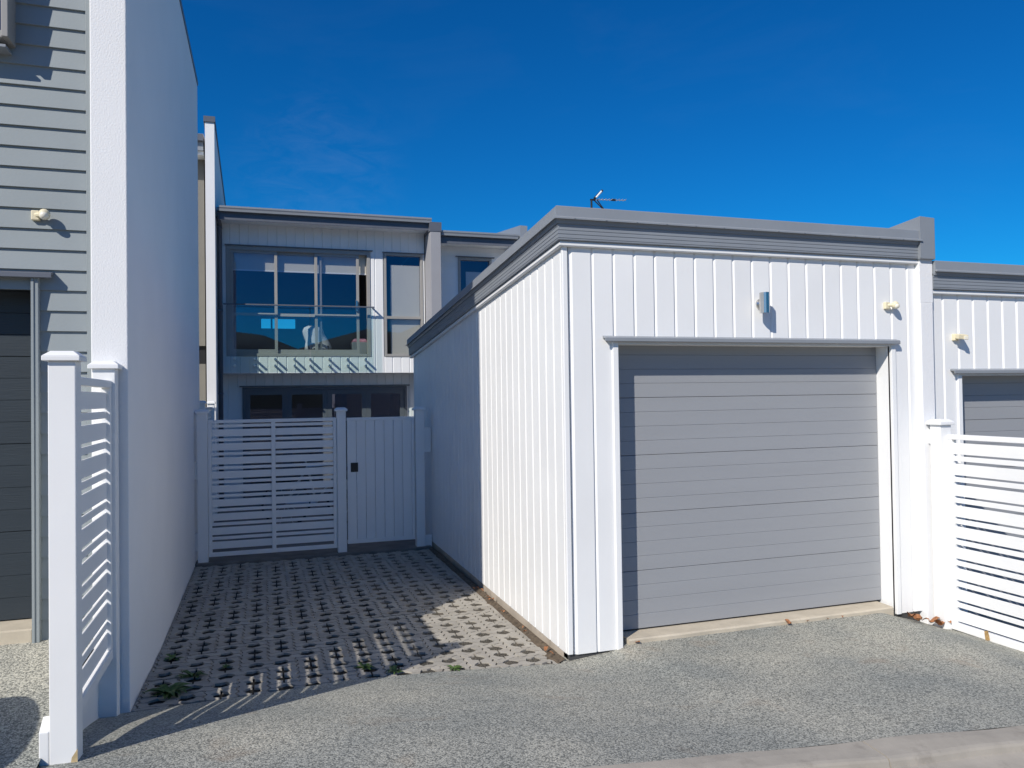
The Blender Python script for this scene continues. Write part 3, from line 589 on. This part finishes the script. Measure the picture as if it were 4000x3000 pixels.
# narrow window
wv = MB(); a, c, lo, hi = WIN; wv.box(a, a+.045, HY-.012, HY+.1, lo, hi).box(c-.045, c, HY-.012, HY+.1, lo, hi).box(a+.045, c-.045, HY-.012, HY+.1, hi-.045, hi).box(a+.045, c-.045, HY-.012, HY+.1, lo, lo+.05).box(a+.045, c-.045, HY-.012, HY+.1, 3.275, 3.325)
wv = wv.build('window', frame_m, hs1, bevel=.003)
MB().box(a+.0455, c-.0455, HY+.03, HY+.036, 3.3255, hi-.0455).build('pane', gl, wv); MB().box(a+.0455, c-.0455, HY+.03, HY+.036, lo+.0505, 3.2745).build('pane', gl, wv)
MB().box(a-.03, c+.03, HY-.03, HY-.001, hi+.004, hi+.016).build('head_flashing', darkm, wv)
MB().box(a+.13, c-.05, HY+.075, HY+.08, 2.62, 4.30).build('roller_blind', blind, wv)
# room inside upper storey
rm = MB(); rm.quad((-.72, HY+.15, 2.58), (2.92, HY+.15, 2.58), (2.92, 18.5, 2.58), (-.72, 18.5, 2.58)); rm.build('room_floor', roomf, hs1)
MB().quad((-.72, HY+.15, 4.75), (2.92, HY+.15, 4.75), (2.92, 18.5, 4.75), (-.72, 18.5, 4.75)).build('room_ceiling', roomw, hs1)
holes_wall('room_back_wall', -.72, 2.92, 2.58, 4.75, 18.5, .1, [(-.04, .17, 3.44, 3.67), (.21, .72, 3.44, 3.67)], roomw, hs1)
MB().quad((-.72, HY+.15, 2.58), (-.72, 18.5, 2.58), (-.72, 18.5, 4.75), (-.72, HY+.15, 4.75)).build('room_side_wall', roomw, hs1)
MB().quad((2.03, HY+.15, 2.58), (2.03, 18.5, 2.58), (2.03, 18.5, 4.75), (2.03, HY+.15, 4.75)).build('room_side_wall', roomw, hs1)
rb = MB().box(-.52, 1.84, HY+.112, HY+.116, 4.125, 4.55).build('roller_blind', blind, hs1); MB().box(-.52, 1.84, HY+.108, HY+.122, 4.100, 4.1245).build('blind_bar', white, rb)
# chair with a white cloth over it, and a tub with a pink blanket: things in the room
ch = thing('chair', 'chair draped with a white cloth behind the balcony door', 'chair', (1.0, 14.95, 2.585))
b = MB(); rings = []
for i in range(11):
    t = i/10; rr = .24*(1-.25*t)*(1 if t < .85 else math.cos((t-.85)/.15*1.2)); zc = 2.72+.45*t
    rings.append([(1.0+.10*t*(-1)+rr*(1+.12*math.sin(5*q+t*7))*math.cos(2*math.pi*q/16), 14.95+.7*rr*(1+.1*math.sin(3*q))*math.sin(2*math.pi*q/16), zc+.02*math.sin(q*2.3)) for q in range(16)])
b.sweep(rings).build('draped_cloth', cloth, ch, smooth=True)
for sx in (-.17, .17):
    for sy in (-.1, .1): MB().box(1+sx-.015, 1+sx+.015, 14.95+sy-.015, 14.95+sy+.015, 2.585, 2.80).build('leg', black, ch)
tb = thing('storage_tub', 'grey tub with a folded pink blanket behind the balcony door', 'tub', (1.74, 14.7, 2.585))
b = MB(); b.hexa([(1.62, 14.58, 2.586), (1.86, 14.58, 2.586), (1.86, 14.82, 2.586), (1.62, 14.82, 2.586)], [(1.59, 14.55, 2.85), (1.89, 14.55, 2.85), (1.89, 14.85, 2.85), (1.59, 14.85, 2.85)]); b.build('tub', tubm, tb, bevel=.01)
b = MB(); b.hexa([(1.60, 14.56, 2.851), (1.88, 14.56, 2.851), (1.88, 14.84, 2.851), (1.60, 14.84, 2.851)], [(1.63, 14.6, 2.93), (1.85, 14.6, 2.925), (1.85, 14.8, 2.93), (1.63, 14.8, 2.92)]); b.build('blanket', pink, tb, bevel=.02)
# glass balustrade
bl = thing('balcony_balustrade', 'frameless glass balustrade on steel pins in front of the sliding door', 'balustrade', (.65, 14.15, 2.27))
for a, c in ((-.64, .795), (.812, 1.93)): MB().box(a, c, 14.152, 14.164, 2.275, 3.455).build('glass_panel', glb, bl)
MB().box(-.655, 1.955, 14.140, 14.176, 3.456, 3.480).build('handrail', darkm, bl, bevel=.004)
for px in (-.473, -.142, .200, .531, .803, 1.141, 1.465, 1.790):
    for pz in (2.510, 2.394): MB().tube([(px, 14.146, pz), (px, HY+.008, pz)], .021, 10).build('standoff_pin', steel, bl)
MB().box(1.93, 1.955, 14.177, HY-.001, 3.456, 3.478).build('wall_bracket', darkm, bl)
# lower storey
LD = (-.37, 2.665, -.05, 2.02)
holes_wall('lower_wall_core', -.735, 2.93, -.3, 2.262, LY+.028, .12, [LD], white, hs1)
edges = [-.735]+[-.63+.159*i for i in range(0, 23)]; edges = [e for e in edges if e < 2.9]+[2.93]
for a, c in zip(edges, edges[1:]):
    lo = 2.03 if (a < LD[1]-.02 and c > LD[0]+.02) else -.05
    vboard('cladding_board', hs1, white, (a, LY), (1, 0), (0, -1), c-a, lo, 2.261)
MB().box(-.42, 2.72, LY-.04, LY-.001, 2.03, 2.05).build('head_flashing', darkm, hs1)
ld = MB().box(-.37, -.32, LY-.015, LY+.1, -.05, 2.02).box(2.615, 2.665, LY-.015, LY+.1, -.05, 2.02).box(-.32, 2.615, LY-.015, LY+.1, 1.97, 2.02).build('bifold_door', bifm, hs1, bevel=.003)
for i in range(4):
    a = -.319+i*.7335; c = a+.732; b = MB(); y = LY+.0
    b.box(a, a+.085, y, y+.04, -.04, 1.969).box(c-.085, c, y, y+.04, -.04, 1.969).box(a+.085, c-.085, y, y+.04, 1.88, 1.969).box(a+.085, c-.085, y, y+.04, -.04, .12)
    l = b.build('door_leaf', bifm, ld, bevel=.002); MB().box(a+.0855, c-.0855, y+.018, y+.024, .1205, 1.8795).build('pane', gl, l)
MB().box(-.7, 2.9, 18.4, 18.5, -.05, 2.25).build('room_back_wall', roomw, hs1); MB().quad((-.72, LY+.16, .0), (2.92, LY+.16, .0), (2.92, 18.4, .0), (-.72, 18.4, .0)).build('room_floor', roomf, hs1)
MB().quad((-.72, LY+.16, 2.25), (2.92, LY+.16, 2.25), (2.92, 18.4, 2.25), (-.72, 18.4, 2.25)).build('room_ceiling', roomw, hs1)
MB().box(-.735, -.722, LY+.15, 18.6, -.2, 4.9).build('side_wall', white, hs1)
MB().box(-.735, 2.93, 18.605, 18.7, -.2, 3.43).box(-.735, 2.93, 18.605, 18.7, 3.68, 4.9).build('rear_wall', white, hs1)
# gutter, fascia, roof
rf1 = MB().hexa([(-.735, 13.86, 5.03), (2.93, 13.86, 5.03), (2.93, 18.8, 5.68), (-.735, 18.8, 5.68)], [(-.735, 13.86, 5.085), (2.93, 13.86, 5.085), (2.93, 18.8, 5.735), (-.735, 18.8, 5.735)]).build('roof', greym, hs1)
for i in range(19):
    x = -.62+i*.19; MB().hexa([(x, 13.83, 5.0855), (x+.035, 13.83, 5.0855), (x+.035, 18.8, 5.736), (x, 18.8, 5.736)], [(x+.008, 13.83, 5.112), (x+.027, 13.83, 5.112), (x+.027, 18.8, 5.762), (x+.008, 18.8, 5.762)]).build('roof_rib', greym, rf1)
def gutter(x0, x1, y, z, par):
    b = MB(); b.sweep([[(x, y+.11, z), (x, y+.012, z-.004), (x, y, z), (x, y, z-.028), (x, y+.012, z-.05), (x, y+.018, z-.088), (x, y+.11, z-.088)] for x in (x0, x1)]); return b.build('gutter', greym, par)
gutter(-.69, 2.975, 13.79, 5.100, rf1)
MB().box(-.69, 2.96, 13.902, HY-.002, 4.905, 5.0).build('soffit', white, rf1); MB().box(-.69, 2.965, 13.885, 13.9015, 4.885, 5.008).build('fascia', darkm, rf1)
# downpipe
b = MB(); b.tube([(-.708, 13.92, 5.02), (-.708, 13.95, 4.93), (-.708, 14.22, 4.86), (-.708, 14.22, -.05)], .040, 12); dp = b.build('downpipe', darkm, hs1, smooth=True)
for zz in (4.81, 3.36, 1.91): MB().box(-.752, -.664, 14.17, 14.29, zz-.012, zz+.012).build('pipe_clip', darkm, dp)
# party wing wall, left
wg = thing('party_wall', 'slim tall white wing wall with dark coping left of the glass balcony', 'wall', (-.83, 13.77, 0))
w = MB().hexa([(-.905, 13.77, -.3), (-.757, 13.77, -.3), (-.757, 18.8, -.3), (-.905, 18.8, -.3)], [(-.905, 13.77, 6.495), (-.757, 13.77, 6.495), (-.757, 18.8, 5.78), (-.905, 18.8, 5.78)]); w.build('wall', stucco, wg)
MB().hexa([(-.925, 13.745, 6.496), (-.742, 13.745, 6.496), (-.742, 18.82, 5.781), (-.925, 18.82, 5.781)], [(-.925, 13.745, 6.59), (-.742, 13.745, 6.59), (-.742, 18.82, 5.86), (-.925, 18.82, 5.86)]).build('coping', darkm, wg)
# left neighbour behind
nb = thing('terrace_house', 'taupe walled house with dark fascia glimpsed behind the tall white wall', 'house', (-1.6, 14.3, 0))
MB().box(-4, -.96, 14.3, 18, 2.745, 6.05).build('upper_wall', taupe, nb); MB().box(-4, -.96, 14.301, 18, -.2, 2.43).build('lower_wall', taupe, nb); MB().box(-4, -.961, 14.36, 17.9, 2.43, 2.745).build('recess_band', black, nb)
MB().box(-4, -.94, 13.88, 14.6, 6.21, 6.32).build('gutter', darkm, nb); MB().box(-4, -.945, 13.95, 14.6, 6.06, 6.209).build('fascia', greym, nb); MB().box(-4, -.945, 14.0, 14.299, 6.0, 6.0595).build('soffit', white, nb)
MB().hexa([(-4, 13.9, 6.3205), (-.94, 13.9, 6.3205), (-.94, 18.5, 6.3205), (-4, 18.5, 6.3205)], [(-4, 13.9, 6.33), (-.94, 13.9, 6.33), (-.94, 18.5, 6.9), (-4, 18.5, 6.9)]).build('roof', greym, nb)
# right nib wall and second terrace house
nbw = thing('party_wall', 'pale grey rendered nib wall between the two terrace houses', 'wall', (3.0, 13.8, 0))
MB().box(2.945, 3.135, 13.77, 18.8, -.3, 4.85).build('wall', mat('grey_render', (.33, .33, .345), .8, var=.03, bump=.3, bscale=120), nbw, bevel=.004); MB().box(2.932, 3.15, 13.76, 18.8, 4.8505, 5.02).build('coping', darkm, nbw)
h2 = thing('terrace_house', 'white horizontal weatherboard house partly hidden behind the garage roof', 'house', (4.0, 14.3, 0))
W2 = (3.585, 4.262, 3.0, 4.49)
holes_wall('wall_core', 3.14, 4.83, -.3, 4.9, HY+.02, .12, [W2], white, h2)
for k in range(-20, 2):
    z = 4.6175+k*.1095
    segs = [(3.14, 4.83)] if (z > W2[3]-.02 or z+.1095 < W2[2]) else [(3.14, W2[0]), (W2[1], 4.83)]
    for a, c in segs: wboard(a, c, z, .1095, h2, white, HY+.006, .014)
a, c, lo, hi = W2
wv = MB().box(a, a+.05, HY-.02, HY+.1, lo, hi).box(c-.05, c, HY-.02, HY+.1, lo, hi).box(a+.05, c-.05, HY-.02, HY+.1, hi-.05, hi).box(a+.05, c-.05, HY-.02, HY+.1, lo, lo+.05).build('window', frame_m, h2, bevel=.003)
MB().box(a+.0505, c-.0505, HY+.03, HY+.036, lo+.0505, hi-.0505).build('pane', gl, wv); MB().box(a-.05, c+.05, HY-.06, HY-.01, hi+.003, hi+.016).build('head_flashing', darkm, wv)
MB().box(a+.18, c-.06, HY+.09, HY+.095, lo+.06, hi-.26).build('roller_blind', blind, wv); MB().box(a+.01, c-.01, HY+.145, HY+.16, lo, hi).build('dark_room_backing', black, wv)  # black sheet closes the opening, standing in for the dark interior
r2_ = MB().hexa([(3.14, 13.86, 4.82), (4.69, 13.86, 4.82), (4.69, 18.8, 5.45), (3.14, 18.8, 5.45)], [(3.14, 13.86, 4.87), (4.69, 13.86, 4.87), (4.69, 18.8, 5.5), (3.14, 18.8, 5.5)]).build('roof', greym, h2)
gutter(3.155, 4.66, 13.79, 4.885, r2_); MB().box(3.155, 4.655, 13.885, 13.9015, 4.665, 4.79).build('fascia', darkm, r2_); MB().box(3.155, 4.655, 13.902, HY-.01, 4.69, 4.79).build('soffit', white, r2_)
b = MB(); b.tube([(4.64, 13.93, 4.80), (4.64, 14.02, 4.62), (4.64, 14.2, 4.55), (4.64, 14.2, 2)], .035, 10).build('downpipe', white, h2, smooth=True)
p3 = thing('party_wall', 'small grey capped party wall end showing above the garage roof', 'wall', (4.75, 13.8, 0))
MB().box(4.695, 4.815, 13.77, 18.8, -.3, 4.885).build('wall', stucco, p3)
MB().hexa([(4.685, 13.755, 4.80), (4.825, 13.755, 4.80), (4.825, 18.8, 5.40), (4.685, 18.8, 5.40)], [(4.685, 13.755, 5.05), (4.825, 13.755, 5.045), (4.825, 18.8, 5.62), (4.685, 18.8, 5.625)]).build('metal_cap', greym, p3)
# third house carries the aerial; only the aerial shows
h3 = thing('terrace_house', 'low roofed house hidden behind the garage, carrying the roof aerial', 'house', (7, 14.3, -.2))
MB().box(4.84, 9.4, 14.3, 19, -.6, 4.6).build('wall', white, h3)
MB().hexa([(4.83, 13.8, 4.62), (9.45, 13.8, 4.62), (9.45, 19.2, 5.3), (4.83, 19.2, 5.3)], [(4.83, 13.8, 4.68), (9.45, 13.8, 4.68), (9.45, 19.2, 5.36), (4.83, 19.2, 5.36)]).build('roof', greym, h3)
an = thing('television_aerial', 'thin roof aerial and angled dish arm against the blue sky', 'aerial', (7.63, 17, 5.1))
MB().tube([(7.628, 17, 5.05), (7.628, 17, 6.55)], .026, 8).build('mast', black, an); MB().tube([(7.60, 17, 6.548), (7.73, 17, 6.552)], .024, 8).build('clamp_arm', black, an)
b = MB(); b.tube([(7.705, 17, 6.58), (7.925, 17, 6.80)], .030, 8); b.build('dish_edge', black, an)
b = MB(); b.tube([(7.735, 16.965, 6.60), (7.885, 16.965, 6.765)], .022, 8); b.build('dish_face', white, an)
MB().tube([(7.73, 17, 6.56), (8.55, 17, 6.594)], .009, 6).build('boom', silver, an)
for i in range(9):
    x = 7.80+i*.09; MB().tube([(x, 16.9, 6.566+.034*(x-7.73)/.82), (x, 17.1, 6.566+.034*(x-7.73)/.82)], .006, 6).build('element', silver, an)
MB().box(8.16, 8.27, 16.98, 17.02, 6.56, 6.605).build('balun', black, an)
for a, c in (((7.70, 17, 6.54), (7.92, 17, 6.35)), ((7.78, 17, 6.55), (7.96, 17, 6.33))): MB().tube([a, c, (c[0]+.9, 17, c[2]-1.1)], .014, 6).build('stay', black, an)
# ------------------------------------------------------------------ bicycle behind the gate
bk = thing('bicycle', 'bicycle standing behind the slatted gate, seen through the gaps', 'bicycle', (.75, 11.6, -.055))
for wx_ in (.30, 1.22):
    k = 28; ring = [(wx_+.33*math.cos(2*math.pi*q/k), 11.6, .28+.33*math.sin(2*math.pi*q/k)) for q in range(k+1)]
    wl = MB().tube(ring, .02, 6).build('wheel', tyre, bk); sp = MB()
    for q in range(10): sp.tube([(wx_, 11.6, .28), (wx_+.32*math.cos(2*math.pi*q/10), 11.6, .28+.32*math.sin(2*math.pi*q/10))], .003, 4)
    sp.build('spokes', silver, wl)
fr = MB(); A, B_, D_, E_, F_ = (.30, 11.6, .28), (.72, 11.6, .27), (.60, 11.6, .80), (1.10, 11.6, .82), (1.22, 11.6, .28)
for p, q in ((A, B_), (A, D_), (B_, D_), (D_, E_), (B_, E_), (E_, F_)): fr.tube([p, q], .017, 8)
fr.build('frame', silver, bk); MB().tube([D_, (.57, 11.6, .9)], .014, 8).build('seat_post', silver, bk)
MB().hexa([(.44, 11.54, .90), (.70, 11.58, .90), (.70, 11.62, .90), (.44, 11.66, .90)], [(.44, 11.55, .94), (.70, 11.585, .935), (.70, 11.615, .935), (.44, 11.65, .94)]).build('saddle', black, bk, bevel=.01)
MB().tube([(1.09, 11.6, .82), (1.07, 11.6, .96), (1.10, 11.35, 1.0)], .012, 8).tube([(1.07, 11.6, .96), (1.10, 11.85, 1.0)], .012, 8).build('handlebar', silver, bk)
# ------------------------------------------------------------------ wheelie bin outside the frame whose lid shades the upper apron
bn = thing('wheelie_bin', 'wheelie bin just outside the frame whose shadow falls at lower left', 'bin', (-2.28, 3.30, .24))
b = MB(); b.hexa([(-2.48, 3.08, .28), (-2.08, 3.08, .28), (-2.08, 3.50, .28), (-2.48, 3.50, .28)], [(-2.56, 2.98, 1.10), (-2.00, 2.98, 1.10), (-2.00, 3.62, 1.10), (-2.56, 3.62, 1.10)]); b.build('body', binm, bn, bevel=.05)
b = MB(); b.sweep([[(x, 3.30+.36*math.cos(math.pi*q/10), 1.101+.16*math.sin(math.pi*q/10)) for q in range(11)] for x in (-2.58, -1.98)]); b.build('lid', binm, bn)
for x in (-2.48, -2.08): MB().tube([(x-.02, 3.56, .36), (x+.02, 3.56, .36)], .10, 16).build('wheel', tyre, bn)
# ------------------------------------------------------------------ weeds and dead leaves
def weed(label, x, y, n, size, seed, up=.5):
    rnd = random.Random(seed); z0 = zpav(x, y)-.008; b = MB()
    for i in range(n):
        a = rnd.uniform(0, 6.28); ln = size*rnd.uniform(.55, 1.1); w = ln*rnd.uniform(.10, .17); el = rnd.uniform(.15, 1)*up
        pts = []
        for s in range(6):
            t = s/5; r = ln*t; h = ln*(el*1.5*t-1.1*el*t*t)+.004; ww = w*math.sin(math.pi*(.12+.86*t))*(1+.35*(s % 2)); jx = .08*ln*math.sin(3*t+i)
            cx, cy = x+math.cos(a)*r-math.sin(a)*jx, y+math.sin(a)*r+math.cos(a)*jx
            pts.append([(cx-math.sin(a)*ww, cy+math.cos(a)*ww, z0+h+ww*.3), (cx, cy, z0+h), (cx+math.sin(a)*ww, cy-math.cos(a)*ww, z0+h+ww*.3)])
        b.sweep(pts, closed=False)
    return b.build('weed', leafg, label=label, cat='weed', group='weeds in the paving')
weed('large dark weed by the white wall in the shaded paving', -.56, 5.12, 24, .145, 1, .8)
weed('small shaded weed just behind the large weed', -.46, 5.44, 12, .10, 2, .8)
weed('tiny shaded weed by the white wall, farthest from the camera', -.62, 5.92, 12, .09, 3)
weed('bright weed half shaded near the front edge of the paving', .62, 5.22, 14, .085, 4)
weed('sunlit rosette weed at the edge of the fence shadow', .80, 5.07, 18, .075, 5)
weed('sunlit weed at the paving front edge by the asphalt', 1.19, 4.99, 14, .07, 6)
weed('tiny weed in a paver hole in the middle shade', -.26, 5.56, 8, .05, 8)
def dead(label, x, y, z, size, seed, group, m=leafb, tilt=.5):
    rnd = random.Random(seed); b = MB(); a = rnd.uniform(0, 6.28); rings = []
    for s in range(6):
        t = s/5; w = size*.33*math.sin(math.pi*(.05+.9*t)); cz = z+.006+size*tilt*abs(math.sin(2.2*t+seed)); cx = x+math.cos(a)*size*(t-.5); cy = y+math.sin(a)*size*(t-.5)
        rings.append([(cx-math.sin(a)*w, cy+math.cos(a)*w, cz+w*.6), (cx, cy, cz), (cx+math.sin(a)*w, cy-math.cos(a)*w, cz+w*.7*rnd.uniform(.2, 1))])
    return b.sweep(rings, closed=False).build('dead_leaf', m, label=label, cat='leaf', group=group)
for i in range(15):
    x = 4.83+.35*random.random()**1.2; y = 4.80-random.random()*.06-(x-4.83)*.12
    dead('curled brown leaf in the pile at the foot of the right pier', x, y, zapron(x, y)+random.uniform(0, .022), random.uniform(.05, .10), i, 'leaf pile by the right pier')
for i in range(13):
    y = 5.0+random.random()**1.3*2.2; x = 1.93-random.random()*.07
    dead('small dry leaf scrap in the soil along the garage footing', x, y, zpav(1.88, y)+.012, random.uniform(.025, .05), 40+i, 'leaf scraps along the garage footing')
dead('single curled brown leaf against the middle of the garage threshold', 3.72, 4.835, .045, .06, 77, 'leaves at the threshold')
dead('small brown leaf against the left end of the garage threshold', 2.47, 4.845, .042, .045, 78, 'leaves at the threshold', tilt=.3)
for i, x in enumerate((3.9, 4.08, 4.22)): dead('tiny leaf scrap beside the threshold leaf', x, 4.84, .044, .025, 80+i, 'leaf scraps at the threshold')
lb = MB(); lb.sweep([[(5.143, 4.40, -.096), (5.141, 4.36, -.086)], [(5.1435, 4.41, -.030), (5.142, 4.375, -.018)]], closed=False); lb.build('dead_leaf', leaft, label='tan leaf stuck to the bottom board of the right fence', cat='leaf')
S.render.engine = 'CYCLES'
S.cycles.max_bounces = 12; S.cycles.diffuse_bounces = 8; S.cycles.transparent_max_bounces = 12; S.cycles.use_denoising = True
